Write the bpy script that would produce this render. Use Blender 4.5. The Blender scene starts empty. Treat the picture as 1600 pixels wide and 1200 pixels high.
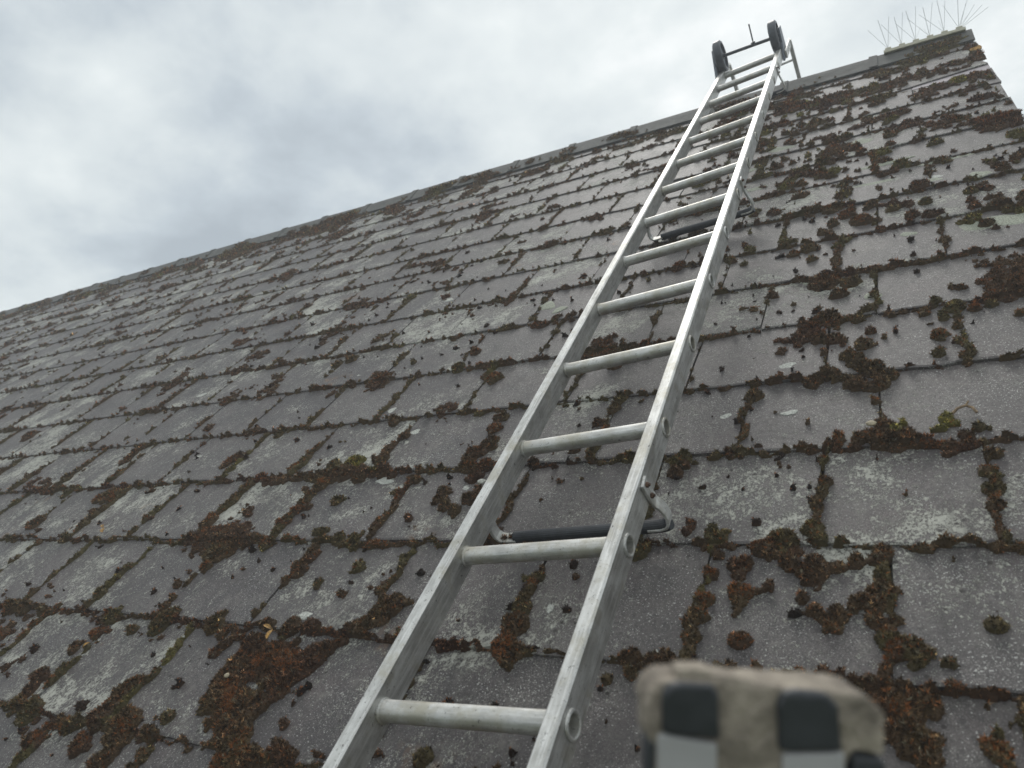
import bpy, bmesh, math, random
import numpy as np
from mathutils import Vector, Matrix

# ------------------------------------------------------------------ camera, sky, sun
SC = bpy.context.scene
COL = SC.collection
K = 0.25                                   # one slate course (exposure) in metres
PITCH = math.radians(40)
Z0 = 3.95                                  # height of the roof-plane origin
ct, st = math.cos(PITCH), math.sin(PITCH)
# roof frame: u along the ridge, v up the slope, n off the slope (in courses)
RM = Matrix(((K, 0, 0, 0), (0, K*ct, -K*st, 0), (0, K*st, K*ct, Z0), (0, 0, 0, 1)))
def roof_pt(u, v, n=0.0): return RM @ Vector((u, v, n))

CAM_P = (1132.3163, -7.640435, 3.491432)
CAM_R = Matrix(((0.86397158, 0.10169657, 0.49316419), (0.36738157, 0.54247749, -0.75547929), (-0.34436012, 0.83389207, 0.43132369)))
cd = bpy.data.cameras.new('camera'); cam = bpy.data.objects.new('camera', cd); COL.objects.link(cam)
cd.sensor_width = 36; cd.lens = CAM_P[0]/1600*36; cd.clip_start = 0.01; cd.clip_end = 2000
rot = Matrix(((1, 0, 0), (0, ct, -st), (0, st, ct))) @ CAM_R
cam.matrix_world = Matrix.Translation(roof_pt(0, CAM_P[1], CAM_P[2])) @ rot.to_4x4()
cd.dof.use_dof = True; cd.dof.focus_distance = 1.9; cd.dof.aperture_fstop = 6.4
SC.camera = cam
SC.view_settings.view_transform = 'Standard'; SC.view_settings.look = 'None'
SC.view_settings.gamma = 1; SC.view_settings.exposure = 0.30
SC.view_settings.use_curve_mapping = False

SUN_EL, SUN_AZ = math.radians(55), math.radians(-20)   # azimuth from +Y towards +X
W = bpy.data.worlds.new('World'); SC.world = W; W.use_nodes = True
nt = W.node_tree; nt.nodes.clear(); N = nt.nodes.new; LK = nt.links.new
out = N('ShaderNodeOutputWorld'); bg = N('ShaderNodeBackground'); LK(bg.outputs[0], out.inputs[0])
sky = N('ShaderNodeTexSky'); sky.sky_type = 'NISHITA'; sky.sun_disc = False
sky.sun_elevation = SUN_EL; sky.sun_rotation = SUN_AZ
tc = N('ShaderNodeTexCoord'); sep = N('ShaderNodeSeparateXYZ'); LK(tc.outputs['Generated'], sep.inputs[0])
def wm(op, a, b=None, clamp=False):
    n = N('ShaderNodeMath'); n.operation = op; n.use_clamp = clamp
    for i, v in enumerate((a, b)):
        if v is None: continue
        if isinstance(v, (int, float)): n.inputs[i].default_value = v
        else: LK(v, n.inputs[i])
    return n.outputs[0]
den = wm('ADD', wm('MAXIMUM', sep.outputs[2], 0.0), 0.35)
cx = wm('DIVIDE', sep.outputs[0], den); cy = wm('DIVIDE', sep.outputs[1], den)
cb = N('ShaderNodeCombineXYZ'); LK(cx, cb.inputs[0]); LK(cy, cb.inputs[1])
mpw = N('ShaderNodeMapping'); mpw.inputs['Location'].default_value = (5.5, 12.4, 0); mpw.inputs['Rotation'].default_value = (0, 0, 0.35)
LK(cb.outputs[0], mpw.inputs[0])
def wnoise(scale, detail, rough, dist=0.0, off=0):
    n = N('ShaderNodeTexNoise'); n.inputs['Scale'].default_value = scale; n.inputs['Detail'].default_value = detail
    n.inputs['Roughness'].default_value = rough; n.inputs['Distortion'].default_value = dist
    if off:
        m = N('ShaderNodeMapping'); m.inputs['Location'].default_value = (off, off*1.7, off*.3); LK(mpw.outputs[0], m.inputs[0]); LK(m.outputs[0], n.inputs[0])
    else: LK(mpw.outputs[0], n.inputs[0])
    return n.outputs[0]
n1 = wnoise(1.5, 8, .52, .08); n2 = wnoise(3.6, 8, .56, .12, 5.3); n3 = wnoise(0.8, 3, .5, 0, 11.1)
mixn = wm('ADD', wm('ADD', wm('MULTIPLY', n1, .55), wm('MULTIPLY', n2, .3)), wm('MULTIPLY', n3, .35))
cr = N('ShaderNodeValToRGB'); LK(mixn, cr.inputs[0])
el = cr.color_ramp.elements
el[0].position = .485; el[0].color = (.360, .405, .440, 1)
el[1].position = .73; el[1].color = (1.0, 1.0, .985, 1)
for p, c in ((.545, (.480, .535, .570, 1)), (.595, (.620, .670, .680, 1)), (.65, (.730, .775, .770, 1))):
    e = el.new(p); e.color = c
# thin cover: a little of the real sky in it, and a paler band low down
skys = N('ShaderNodeMixRGB'); skys.blend_type = 'MULTIPLY'; skys.inputs[0].default_value = 1
LK(sky.outputs[0], skys.inputs[1]); skys.inputs[2].default_value = (.10, .10, .10, 1)
mx = N('ShaderNodeMixRGB'); mx.inputs[0].default_value = .92
LK(skys.outputs[0], mx.inputs[1]); LK(cr.outputs[0], mx.inputs[2])
hz = wm('MULTIPLY', wm('SUBTRACT', 1.0, wm('MULTIPLY', sep.outputs[2], 2.6), True), .35)
mx2 = N('ShaderNodeMixRGB'); LK(hz, mx2.inputs[0]); LK(mx.outputs[0], mx2.inputs[1]); mx2.inputs[2].default_value = (.70, .78, .81, 1)
LK(mx2.outputs[0], bg.inputs[0]); bg.inputs[1].default_value = 1.0
sl = bpy.data.lights.new('sun', 'SUN'); sl.energy = 1.1; sl.angle = math.radians(20); sl.color = (1, .97, .92)
so = bpy.data.objects.new('sun', sl); COL.objects.link(so)
sd = Vector((math.sin(SUN_AZ)*math.cos(SUN_EL), math.cos(SUN_AZ)*math.cos(SUN_EL), math.sin(SUN_EL)))
so.rotation_euler = sd.to_track_quat('Z', 'Y').to_euler(); so.location = (0, 0, 12)

# ------------------------------------------------------------------ helpers
rng = np.random.default_rng(7); random.seed(7)
def tag(o, label=None, cat=None, group=None, kind=None):
    if label: o['label'] = label
    if cat: o['category'] = cat
    if group: o['group'] = group
    if kind: o['kind'] = kind
    return o
def empty(name, loc, label, cat, group=None):
    o = bpy.data.objects.new(name, None); COL.objects.link(o); o.location = loc; o.empty_display_size = .05
    return tag(o, label, cat, group)
def link(name, me, parent=None, mw=None):
    o = bpy.data.objects.new(name, me); COL.objects.link(o)
    if mw is None: mw = Matrix.Identity(4)
    if parent is not None:
        o.parent = parent
        chain = parent.matrix_basis
        pp = parent.parent
        wm_ = parent.get('_w')
        pw = Matrix(WM[parent.name]) if parent.name in WM else parent.matrix_basis
        o.matrix_parent_inverse = pw.inverted()
    o.matrix_basis = mw
    WM[o.name] = mw.copy()
    return o
WM = {}
def reg(o): WM[o.name] = o.matrix_basis.copy() if o.rotation_euler.x else Matrix.Translation(o.location); return o
def mesh(name, verts, faces, mat=None, smooth=False):
    me = bpy.data.meshes.new(name); me.from_pydata([tuple(v) for v in verts], [], faces); me.update()
    if mat: me.materials.append(mat)
    if smooth: me.polygons.foreach_set('use_smooth', [True]*len(me.polygons))
    return me
def npmesh(name, V, F, mat, smooth=False, col=None):
    """V (n,3), F (m,k) all the same k"""
    me = bpy.data.meshes.new(name); n, m, k = len(V), len(F), F.shape[1]
    me.vertices.add(n); me.vertices.foreach_set('co', V.astype(np.float32).ravel())
    me.loops.add(m*k); me.loops.foreach_set('vertex_index', F.astype(np.int32).ravel())
    me.polygons.add(m); me.polygons.foreach_set('loop_start', np.arange(0, m*k, k, dtype=np.int32))
    me.polygons.foreach_set('loop_total', np.full(m, k, dtype=np.int32))
    me.polygons.foreach_set('use_smooth', np.full(m, smooth))
    if col is not None:
        a = me.color_attributes.new('Col', 'FLOAT_COLOR', 'POINT'); a.data.foreach_set('color', col.astype(np.float32).ravel())
    me.update(calc_edges=True); me.validate()
    if mat: me.materials.append(mat)
    return me
class MB:
    """collects shapes in roof-like coordinates"""
    def __init__(s): s.v = []; s.f = []
    def add(s, v, f):
        o = len(s.v); s.v += [tuple(p) for p in v]; s.f += [tuple(i+o for i in q) for q in f]; return s
    def box(s, a, b):
        x0, y0, z0 = a; x1, y1, z1 = b
        return s.add([(x0,y0,z0),(x1,y0,z0),(x1,y1,z0),(x0,y1,z0),(x0,y0,z1),(x1,y0,z1),(x1,y1,z1),(x0,y1,z1)],
                     [(0,3,2,1),(4,5,6,7),(0,1,5,4),(1,2,6,5),(2,3,7,6),(3,0,4,7)])
    def sweep(s, path, prof, side=None, cap=True, closed=False):
        """prof: list of (a,b) offsets; a along 'side', b along side x tangent"""
        P = [Vector(p) for p in path]; n = len(P); k = len(prof); vs = []
        sd_ = Vector(side) if side else None
        for i, p in enumerate(P):
            if closed: t = P[(i+1) % n]-P[i-1]
            else: t = (P[min(i+1, n-1)]-P[max(i-1, 0)])
            t.normalize()
            if sd_ is None:
                sd_ = t.orthogonal()
            a = (sd_ - t*sd_.dot(t)).normalized(); b = t.cross(a)
            if not side: sd_ = a
            for (x, y) in prof: vs.append(p+a*x+b*y)
        fs = []
        for i in range(n if closed else n-1):
            for j in range(k):
                i2 = (i+1) % n
                fs.append((i*k+j, i*k+(j+1) % k, i2*k+(j+1) % k, i2*k+j))
        if cap and not closed:
            fs.append(tuple(range(k-1, -1, -1))); fs.append(tuple((n-1)*k+j for j in range(k)))
        return s.add(vs, fs)
    def tube(s, path, r, seg=10, side=None, cap=True):
        return s.sweep(path, [(r*math.cos(2*math.pi*i/seg), r*math.sin(2*math.pi*i/seg)) for i in range(seg)], side, cap)
    def build(s, name, mat, parent=None, mw=None, smooth=False, bevel=0, seg=1):
        me = mesh(name, s.v, s.f, mat)
        bm = bmesh.new(); bm.from_mesh(me); bmesh.ops.recalc_face_normals(bm, faces=bm.faces)
        if bevel:
            ed = [e for e in bm.edges if len(e.link_faces) == 2 and e.calc_face_angle(0) > .6]
            bmesh.ops.bevel(bm, geom=ed, offset=bevel, segments=seg, affect='EDGES', profile=.5, clamp_overlap=True)
        bm.to_mesh(me); bm.free()
        o = link(name, me, parent, mw)
        if smooth:
            me.polygons.foreach_set('use_smooth', [True]*len(me.polygons))
            me.set_sharp_from_angle(angle=math.radians(38))
        return o

# numpy value noise
def _h(ix, iy, s):
    h = (ix.astype(np.int64)*374761393 + iy.astype(np.int64)*668265263 + s*2246822519) & 0xffffffff
    h = ((h ^ (h >> 13))*1274126177) & 0xffffffff
    h = ((h ^ (h >> 16))*2654435761) & 0xffffffff
    return ((h ^ (h >> 15)) & 0xffff)/65535.0
def vn(x, y, s=0):
    x = np.asarray(x, float); y = np.asarray(y, float)
    ix, iy = np.floor(x), np.floor(y); fx, fy = x-ix, y-iy
    fx = fx*fx*(3-2*fx); fy = fy*fy*(3-2*fy)
    a = _h(ix, iy, s); b = _h(ix+1, iy, s); c = _h(ix, iy+1, s); d = _h(ix+1, iy+1, s)
    return (a*(1-fx)+b*fx)*(1-fy)+(c*(1-fx)+d*fx)*fy
def fbm(x, y, s=0, o=4):
    t = 0; w = .5; z = 0
    for i in range(o):
        t = t+w*vn(x*2**i+i*17.3, y*2**i-i*9.1, s+i); z += w; w *= .5
    return t/z

def worley(x, y, s=0):
    ix, iy = np.floor(x), np.floor(y); best = np.full(np.shape(x), 9.0)
    for a in (-1, 0, 1):
        for b in (-1, 0, 1):
            cx_, cy_ = ix+a, iy+b
            best = np.minimum(best, np.hypot(cx_+_h(cx_, cy_, s)-x, cy_+_h(cx_, cy_, s+9)-y))
    return best

# ------------------------------------------------------------------ materials
def newmat(name):
    m = bpy.data.materials.new(name); m.use_nodes = True; t = m.node_tree
    b = t.nodes['Principled BSDF']; return m, t, b
class G:
    """tiny node-graph helper"""
    def __init__(s, t): s.t = t
    def n(s, typ, **kw):
        x = s.t.nodes.new(typ)
        for k, v in kw.items(): setattr(x, k, v)
        return x
    def put(s, inp, v):
        if isinstance(v, bpy.types.NodeSocket): s.t.links.new(v, inp)
        else:
            if isinstance(v, tuple) and len(v) == 3 and inp.type == 'RGBA': v = v+(1,)
            inp.default_value = v
    def m(s, op, a, b=None, clamp=False):
        x = s.n('ShaderNodeMath', operation=op); x.use_clamp = clamp; s.put(x.inputs[0], a)
        if b is not None: s.put(x.inputs[1], b)
        return x.outputs[0]
    def mix(s, f, a, b, bt='MIX'):
        x = s.n('ShaderNodeMixRGB', blend_type=bt); s.put(x.inputs[0], f); s.put(x.inputs[1], a); s.put(x.inputs[2], b); return x.outputs[0]
    def noise(s, vec, scale, detail=3, rough=.55, dist=0.):
        x = s.n('ShaderNodeTexNoise'); s.put(x.inputs['Vector'], vec); x.inputs['Scale'].default_value = scale
        x.inputs['Detail'].default_value = detail; x.inputs['Roughness'].default_value = rough; x.inputs['Distortion'].default_value = dist
        return x.outputs[0]
    def step(s, v, a, b):
        x = s.n('ShaderNodeMapRange'); s.put(x.inputs[0], v); x.inputs[1].default_value = a; x.inputs[2].default_value = b
        x.interpolation_type = 'SMOOTHSTEP'; return x.outputs[0]
    def map(s, vec, loc=(0,0,0), scale=(1,1,1), rot=(0,0,0)):
        x = s.n('ShaderNodeMapping'); s.put(x.inputs[0], vec); x.inputs[1].default_value = loc; x.inputs[2].default_value = rot; x.inputs[3].default_value = scale; return x.outputs[0]
    def bump(s, h, strength=.3, dist=.002, nrm=None):
        x = s.n('ShaderNodeBump'); s.put(x.inputs['Height'], h); x.inputs['Strength'].default_value = strength; x.inputs['Distance'].default_value = dist
        if nrm is not None: s.put(x.inputs['Normal'], nrm)
        return x.outputs[0]
    def pos(s): return s.n('ShaderNodeNewGeometry').outputs['Position']

def slate_material():
    m, t, b = newmat('fibre_slate'); g = G(t)
    # roof-plane coordinates in metres: x along the ridge, y up the slope
    p = g.map(g.pos(), rot=(-PITCH, 0, 0))
    oi = g.n('ShaderNodeObjectInfo'); at = g.n('ShaderNodeAttribute', attribute_name='rnd')
    rnd = g.m('FRACT', g.m('ADD', g.m('MULTIPLY', oi.outputs['Random'], 7.31), at.outputs['Fac']))
    rnd2 = g.m('FRACT', g.m('MULTIPLY', rnd, 13.7)); rnd3 = g.m('FRACT', g.m('MULTIPLY', rnd, 57.3))
    off = g.n('ShaderNodeCombineXYZ'); g.put(off.inputs[0], g.m('MULTIPLY', rnd2, 9.)); g.put(off.inputs[1], g.m('MULTIPLY', rnd3, 9.)); g.put(off.inputs[2], rnd)
    va = g.n('ShaderNodeVectorMath', operation='ADD'); g.put(va.inputs[0], p); g.put(va.inputs[1], off.outputs[0]); q = va.outputs[0]
    qs = g.map(q, scale=(1, .7, 1))
    big = g.noise(q, 7, 3); mid = g.noise(qs, 38, 4, .6); fine = g.noise(q, 420, 3, .7); grain = g.noise(qs, 130, 5, .8)
    base = g.mix(rnd, (.048, .041, .043), (.086, .076, .074))
    base = g.mix(g.m('MULTIPLY', g.step(big, .42, .68), .7), base, (.082, .064, .064))
    base = g.mix(g.m('MULTIPLY', g.step(mid, .42, .75), g.step(big, .35, .6)), base, (.135, .125, .115))
    base = g.mix(g.m('MULTIPLY', g.step(fine, .50, .66), g.m('ADD', .25, g.m('MULTIPLY', g.step(g.noise(p, 6, 3), .40, .62), .55))), base, (.26, .25, .23))
    base = g.mix(g.m('MULTIPLY', g.step(grain, .53, .36), .65), base, (.030, .028, .027))
    # crust lichen: pale specks whose cover differs from slate to slate
    cover = g.m('ADD', g.m('ADD', g.m('MULTIPLY', g.m('POWER', rnd2, 2.0), .09), g.m('MULTIPLY', g.m('SUBTRACT', g.noise(p, 4.2, 5, .62), .5), .50)), g.m('ADD', g.m('MULTIPLY', g.m('SUBTRACT', g.noise(q, 11, 4, .6), .5), .34), g.m('MULTIPLY', g.step(g.n('ShaderNodeSeparateXYZ').outputs[0], -.2, -1.1), .032)))
    for nd in t.nodes:
        if nd.bl_idname == 'ShaderNodeSeparateXYZ': t.links.new(p, nd.inputs[0])
    lic = g.m('ADD', g.m('MULTIPLY', g.noise(qs, 210, 6, .85), .66), g.m('MULTIPLY', g.noise(q, 70, 5, .7), .34))
    thr = g.m('SUBTRACT', .592, g.m('MULTIPLY', cover, .85))
    lm = g.m('MULTIPLY', g.m('SUBTRACT', lic, thr), 22., True)
    lcol = g.mix(g.noise(q, 60, 2), (.32, .32, .28), (.56, .56, .49))
    base = g.mix(g.m('MULTIPLY', lm, .84), base, lcol)
    # sparse white crumbs
    cr_ = g.m('ADD', g.noise(q, 330, 2, .6), g.m('MULTIPLY', g.m('SUBTRACT', g.noise(p, 9, 3), .5), .16)); base = g.mix(g.m('MULTIPLY', g.step(cr_, .635, .67), .8), base, (.5, .5, .47))
    # black pin-heads
    vo = g.n('ShaderNodeTexVoronoi'); g.put(vo.inputs['Vector'], q); vo.inputs['Scale'].default_value = 45
    dots = g.m('MULTIPLY', g.step(vo.outputs['Distance'], .20, .12), g.step(g.noise(q, 11, 2), .53, .60))
    base = g.mix(g.m('MULTIPLY', dots, .85), base, (.020, .015, .012))
    st_ = g.noise(g.map(p, scale=(1, .35, 1)), 16, 5, .65, .6); base = g.mix(g.m('MULTIPLY', g.step(st_, .56, .70), .5), base, (.038, .034, .033))
    base = g.mix(g.m('MULTIPLY', g.step(st_, .40, .30), .35), base, (.17, .16, .145))
    # rust-orange lichen film on a few slates
    of = g.m('MULTIPLY', g.step(g.noise(p, 3.1, 4, .6), .66, .74), g.step(mid, .45, .62)); base = g.mix(g.m('MULTIPLY', of, .5), base, (.24, .12, .045))
    g.put(b.inputs['Base Color'], base)
    g.put(b.inputs['Roughness'], g.m('ADD', .50, g.m('MULTIPLY', g.m('ADD', lm, mid), .18)))
    b.inputs['Specular IOR Level'].default_value = .5
    hgt = g.m('ADD', g.m('MULTIPLY', grain, .7), g.m('ADD', g.m('MULTIPLY', lm, .35), g.m('MULTIPLY', mid, .8)))
    g.put(b.inputs['Normal'], g.bump(hgt, .8, .0025))
    return m
def moss_material():
    m, t, b = newmat('moss'); g = G(t); at = g.n('ShaderNodeAttribute', attribute_name='Col')
    p = g.pos(); f = g.noise(p, 700, 2)
    g.put(b.inputs['Base Color'], g.mix(g.m('MULTIPLY', f, .5), at.outputs['Color'], (.018, .013, .009)))
    b.inputs['Roughness'].default_value = .8; b.inputs['Specular IOR Level'].default_value = .25
    g.put(b.inputs['Normal'], g.bump(g.noise(p, 420, 3, .7), .9, .003))
    return m
def plain(name, col, rough=.6, metal=0., var=.25, scale=40, bump=.2, col2=None, spec=.5, bd=.001):
    m, t, b = newmat(name); g = G(t); p = g.n('ShaderNodeTexCoord').outputs['Object']
    n = g.noise(p, scale, 5, .65); c2 = col2 or tuple(c*(1-var*1.6) for c in col)
    g.put(b.inputs['Base Color'], g.mix(g.step(n, .32, .7), c2, col))
    g.put(b.inputs['Roughness'], g.m('ADD', rough-.08, g.m('MULTIPLY', g.noise(p, scale*2.3, 3), .16)))
    b.inputs['Metallic'].default_value = metal; b.inputs['Specular IOR Level'].default_value = spec
    if bump: g.put(b.inputs['Normal'], g.bump(g.noise(p, scale*3, 4, .7), bump, bd))
    return m
def alu_material(name, along, metal=.88, dirt=.55):
    """weathered aluminium: extrusion streaks along one axis, stains, nicks. object units are courses"""
    m, t, b = newmat(name); g = G(t); p = g.n('ShaderNodeTexCoord').outputs['Object']
    sc = [60, 60, 60]; sc[along] = 1.6; s1 = g.noise(g.map(p, scale=tuple(sc)), 1.2, 4, .6)
    sc2 = [14, 14, 14]; sc2[along] = 5; s2 = g.noise(g.map(p, scale=tuple(sc2)), 1, 5, .65)
    sp = g.noise(p, 75, 3, .6); ns = g.noise(p, 34, 4, .7, .5)
    c = g.mix(g.step(s2, .3, .7), (.40, .395, .375), (.66, .66, .64))
    c = g.mix(g.m('MULTIPLY', g.step(s1, .45, .7), .55), c, (.80, .80, .79))
    c = g.mix(g.m('MULTIPLY', g.step(g.noise(p, 5, 5, .65), .50-.1*(dirt > .6), .68), dirt), c, (.40, .375, .30))
    c = g.mix(g.m('MULTIPLY', g.step(sp, .63, .70), .7), c, (.15, .14, .12))
    c = g.mix(g.m('MULTIPLY', g.step(ns, .64, .67), .85), c, (.08, .075, .07))
    g.put(b.inputs['Base Color'], c); b.inputs['Metallic'].default_value = metal
    g.put(b.inputs['Roughness'], g.m('ADD', .36, g.m('MULTIPLY', s2, .24)))
    g.put(b.inputs['Normal'], g.bump(g.m('ADD', s1, g.m('MULTIPLY', sp, .4)), .25, .0006))
    return m
M_slate = slate_material(); M_moss = moss_material()
M_rail = alu_material('weathered_aluminium_rail', 1); M_rung = alu_material('weathered_aluminium_rung', 0, .8, .8)
M_flat = alu_material('galvanised_strip', 2, .5)
M_rubber = plain('ribbed_rubber', (.030, .034, .042), .5, 0, .3, 20, .15)
M_black = plain('black_paint', (.055, .066, .082), .42, 0, .25, 20, .1)  # black lifted towards blue-grey, lens glare put into the colour
M_grey = plain('glare_lifted_grey_paint', (.13, .155, .19), .5, 0, .2, 20, .1)  # grey made paler and bluer to carry the lens glare at the ridge
M_rust = plain('rusty_bolt', (.16, .085, .05), .7, .2, .5, 60, .4)
M_mortar = plain('mortar', (.26, .25, .23), .9, 0, .5, 12, .6, bd=.003)
M_under = plain('roof_underlay', (.02, .02, .02), .9, 0, .1)
M_clean = plain('clean_slate', (.33, .29, .31), .6, 0, .12, 8, .2)
M_ridge = plain('ridge_fibre_cement', (.105, .105, .098), .75, 0, .5, 5, .7, col2=(.060, .062, .056), bd=.003)
M_cream = plain('cream_plastic', (.50, .48, .37), .5, 0, .12, 12, .1)
M_spike = plain('clear_grey_wire', (.80, .82, .83), .35, .0, .1, 12, 0)
M_brick = plain('painted_render', (.50, .47, .42), .9, 0, .3, 4, .5)
M_lichen = plain('white_lichen', (.58, .59, .54), .9, 0, .35, 60, .5)
M_lgreen = plain('pale_green_lichen', (.45, .47, .38), .9, 0, .4, 70, .5)
M_leaf = plain('yellow_leaf', (.48, .26, .05), .6, 0, .55, 45, .2)
M_pebble = plain('pale_pebble', (.50, .43, .30), .7, 0, .3, 30, .2)
M_twig = plain('pale_twig', (.38, .27, .16), .8, 0, .4, 40, .3)
M_felt = plain('beige_felt', (.46, .40, .325), .95, 0, .55, 34, 1.0, col2=(.17, .145, .12), bd=.004)
M_strap = plain('dark_rubber_strap', (.055, .060, .068), .48, 0, .3, 14, .3)
M_bar = plain('grey_metal_bar', (.48, .475, .475), .45, .1, .15, 10, .2)

# ------------------------------------------------------------------ ground, house, slates
def ground():
    m, t, b = newmat('meadow'); g = G(t); p = g.pos()
    c = g.mix(g.step(g.noise(p, .3, 5), .35, .7), (.045, .07, .02), (.085, .10, .035)); g.put(b.inputs['Base Color'], c); b.inputs['Roughness'].default_value = .9
    me = mesh('ground', [(-400,-400,0),(400,-400,0),(400,400,0),(-400,400,0)], [(0,1,2,3)], m)
    tag(link('ground', me), kind='structure', label='green meadow ground around the house')
ground()
U_R, U_L, V_E, V_A = 1.47, -50.0, -9.0, 9.95      # verge, far end, eaves, apex of the slope
house = empty('slate_roofed_house', ((U_R+U_L)/2*K, 0, 0), 'long house roof of grey mossy slates rising to its ridge', 'house')
reg(house)
pE = roof_pt(0, V_E, -.1); pA = roof_pt(0, V_A, -.1); yb = 2*pA.y-pE.y
mb = MB()
x0, x1 = U_L*K, (U_R-.12)*K
mb.add([(x, y, z) for x in (x0, x1) for (y, z) in ((pE.y+.25, 0), (pE.y+.25, pE.z-.05+.25*st/ct), (pA.y, pA.z-.06), (yb-.25, pE.z-.05+.25*st/ct), (yb-.25, 0))],
       [(4,3,2,1,0), (5,6,7,8,9), (0,1,6,5), (1,2,7,6), (2,3,8,7), (3,4,9,8), (4,0,5,9)])
mb.build('wall', M_brick, house)
MB().box((U_L, V_E, -.19), (U_R-.05, V_A-.12, -.10)).build('underlay', M_under, house, RM)
# rear slope, seen only from elsewhere
RB = Matrix(((K, 0, 0, 0), (0, -K*ct, K*st, 0), (0, K*st, K*ct, 0), (0, 0, 0, 1)))
RB.translation = Vector((0, 2*roof_pt(0, V_A, 0).y - roof_pt(0, 0, 0).y, Z0))
o = MB()
for k in range(-9, 10):
    o.add([(U_L, k, -.03), (U_R, k, -.03), (U_R, k, 0), (U_L, k, 0), (U_R, min(k+1.1, V_A-.15), -.03), (U_L, min(k+1.1, V_A-.15), -.03)], [(0,1,2,3), (3,2,4,5)])
o.build('rear_slope', M_slate, house, RB)

JA = [1.47, .30, -.71, -1.93, -3.18, -4.43, -5.66, -6.80, -7.98, -9.18]
JB = [1.47, -.31, -1.35, -2.57, -3.86, -5.03, -6.24, -7.42, -8.60]
for J in (JA, JB):
    while J[-1] > U_L: J.append(J[-1]-1.2)
TH = .036; LAP = 1.13
def row_joints(k):
    J = JA if k % 2 == 0 else JB
    r = random.Random(k*31+5)
    return [J[0]+r.uniform(-.03, .02)]+[j+r.uniform(-.02, .02) for j in J[1:]]
ROWS = list(range(-9, 10)); JOINTS = {k: row_joints(k) for k in ROWS}
def slate_geo(w, seed, top=LAP, nx=9, ny=3):
    """one slate, width w, origin at the middle of its lower edge; slightly ragged edge, faint cup"""
    r = random.Random(seed); vs = []; fs = []
    ys = [0, .018, .5, top]
    rag = [r.uniform(-.010, .010) for _ in range(nx)]; cl = r.choice((0, 0, .03)); crr = r.choice((0, 0, 0, .035))
    rag[0] += cl; rag[-1] += crr
    for lay in (0, 1):
        for j, y in enumerate(ys):
            for i in range(nx):
                x = -w/2+w*i/(nx-1)
                if 0 < i < nx-1: x += r.uniform(-.01, .01)
                else: x += r.uniform(-.006, .006)
                yy = y+(rag[i] if j < 2 else 0)
                z = -.03*(yy/LAP) + (0 if lay else -TH)
                if lay and j == 0: z -= .007
                vs.append((x, yy, z))
    n = nx; R = len(ys)
    for j in range(R-1):
        for i in range(n-1):
            a = j*n+i; fs.append((R*n+a, R*n+a+1, R*n+a+n+1, R*n+a+n))
    for i in range(n-1): fs.append((i, i+1, R*n+i+1, R*n+i))
    for j in range(R-1):
        a = j*n; fs.append((a+n, a, R*n+a, R*n+a+n)); a = j*n+n-1; fs.append((a, a+n, R*n+a+n, R*n+a))
    fs.append((0, (R-1)*n, R*n-1, n-1))
    return vs, fs
camu, camv, camn = 0, CAM_P[1], CAM_P[2]
def project(u, v, n=0):
    w = CAM_R.transposed() @ Vector((u, v-camv, n-camn))
    if w.z > -.05: return None
    return 800+CAM_P[0]*w.x/-w.z, 600-CAM_P[0]*w.y/-w.z, -w.z
slates = []
for k in ROWS:
    J = JOINTS[k]
    for i in range(len(J)-1):
        uc, w = (J[i]+J[i+1])/2, J[i]-J[i+1]
        pr = project(uc, k+.5); vis = 0
        if pr and -120 < pr[0] < 1720 and -120 < pr[1] < 1320: vis = w*1e4/pr[2]**3
        slates.append((vis, k, i, uc, w))
slates.sort(key=lambda s: -s[0])
NV = 10; cache = {}
rest = []; SK = {(7, 0): (.21, .21)}
for idx, (vis, k, i, uc, w) in enumerate(slates):
    r = random.Random(k*1000+i)
    gap = r.uniform(.014, .024); dv = r.uniform(-.012, .012); rotz = r.gauss(0, .004); lift = r.uniform(-.004, .005)
    if (k, i) in SK: dv += SK[(k, i)][0]; rotz += SK[(k, i)][1]
    Lm = Matrix.Translation((uc, k+dv, lift)) @ Matrix.Rotation(rotz, 4, 'Z')
    top = .9 if k >= 9 else LAP
    if idx < 300:
        key = (r.randrange(NV), top)
        if key not in cache:
            vs, fs = slate_geo(1.0, key[0]*7+int(top*10), top); cache[key] = mesh('slate', vs, fs, M_slate)
        link('slate', cache[key], house, RM @ Lm @ Matrix.Scale(w-gap, 4, (1, 0, 0)))
    else:
        vs, fs = slate_geo(w-gap, r.randrange(10**6), top, 5)
        rest.append(([Lm @ Vector(v) for v in vs], fs, r.random()))
vs, fs, rr = [], [], []
for v, f, q in rest:
    o_ = len(vs); vs += v; fs += [tuple(a+o_ for a in t) for t in f]; rr += [q]*len(v)
me = mesh('distant_slates', vs, fs, M_slate); a = me.attributes.new('rnd', 'FLOAT', 'POINT'); a.data.foreach_set('value', rr)
tag(link('distant_slates', me, house, RM), kind='stuff')
# clean strip uncovered by the slipped slate near the verge
vs = [(.30, 6.99, -.030), (1.455, 6.97, -.030), (1.455, 7.62, -.045), (.36, 7.3, -.037)]
mb = MB(); mb.add(vs+[(a, b, c+.006) for a, b, c in vs], [(3,2,1,0), (4,5,6,7), (0,1,5,4), (1,2,6,5), (2,3,7,6), (3,0,4,7)])
mb.build('clean_slate', M_clean, house, RM)
# verge: mortar and undercloak strips under the slate ends
mb = MB(); r = random.Random(3); pts = []
y = V_E
while y < V_A-.1:
    y2 = min(y+r.uniform(.25, .6), V_A-.1); u1 = U_R-r.uniform(.03, .075)
    mb.box((U_R-.25, y, -.17), (u1, y2-.006, -.062-r.uniform(0, .012))); y = y2
mb.build('verge_mortar', M_mortar, house, RM, bevel=.008)
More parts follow.
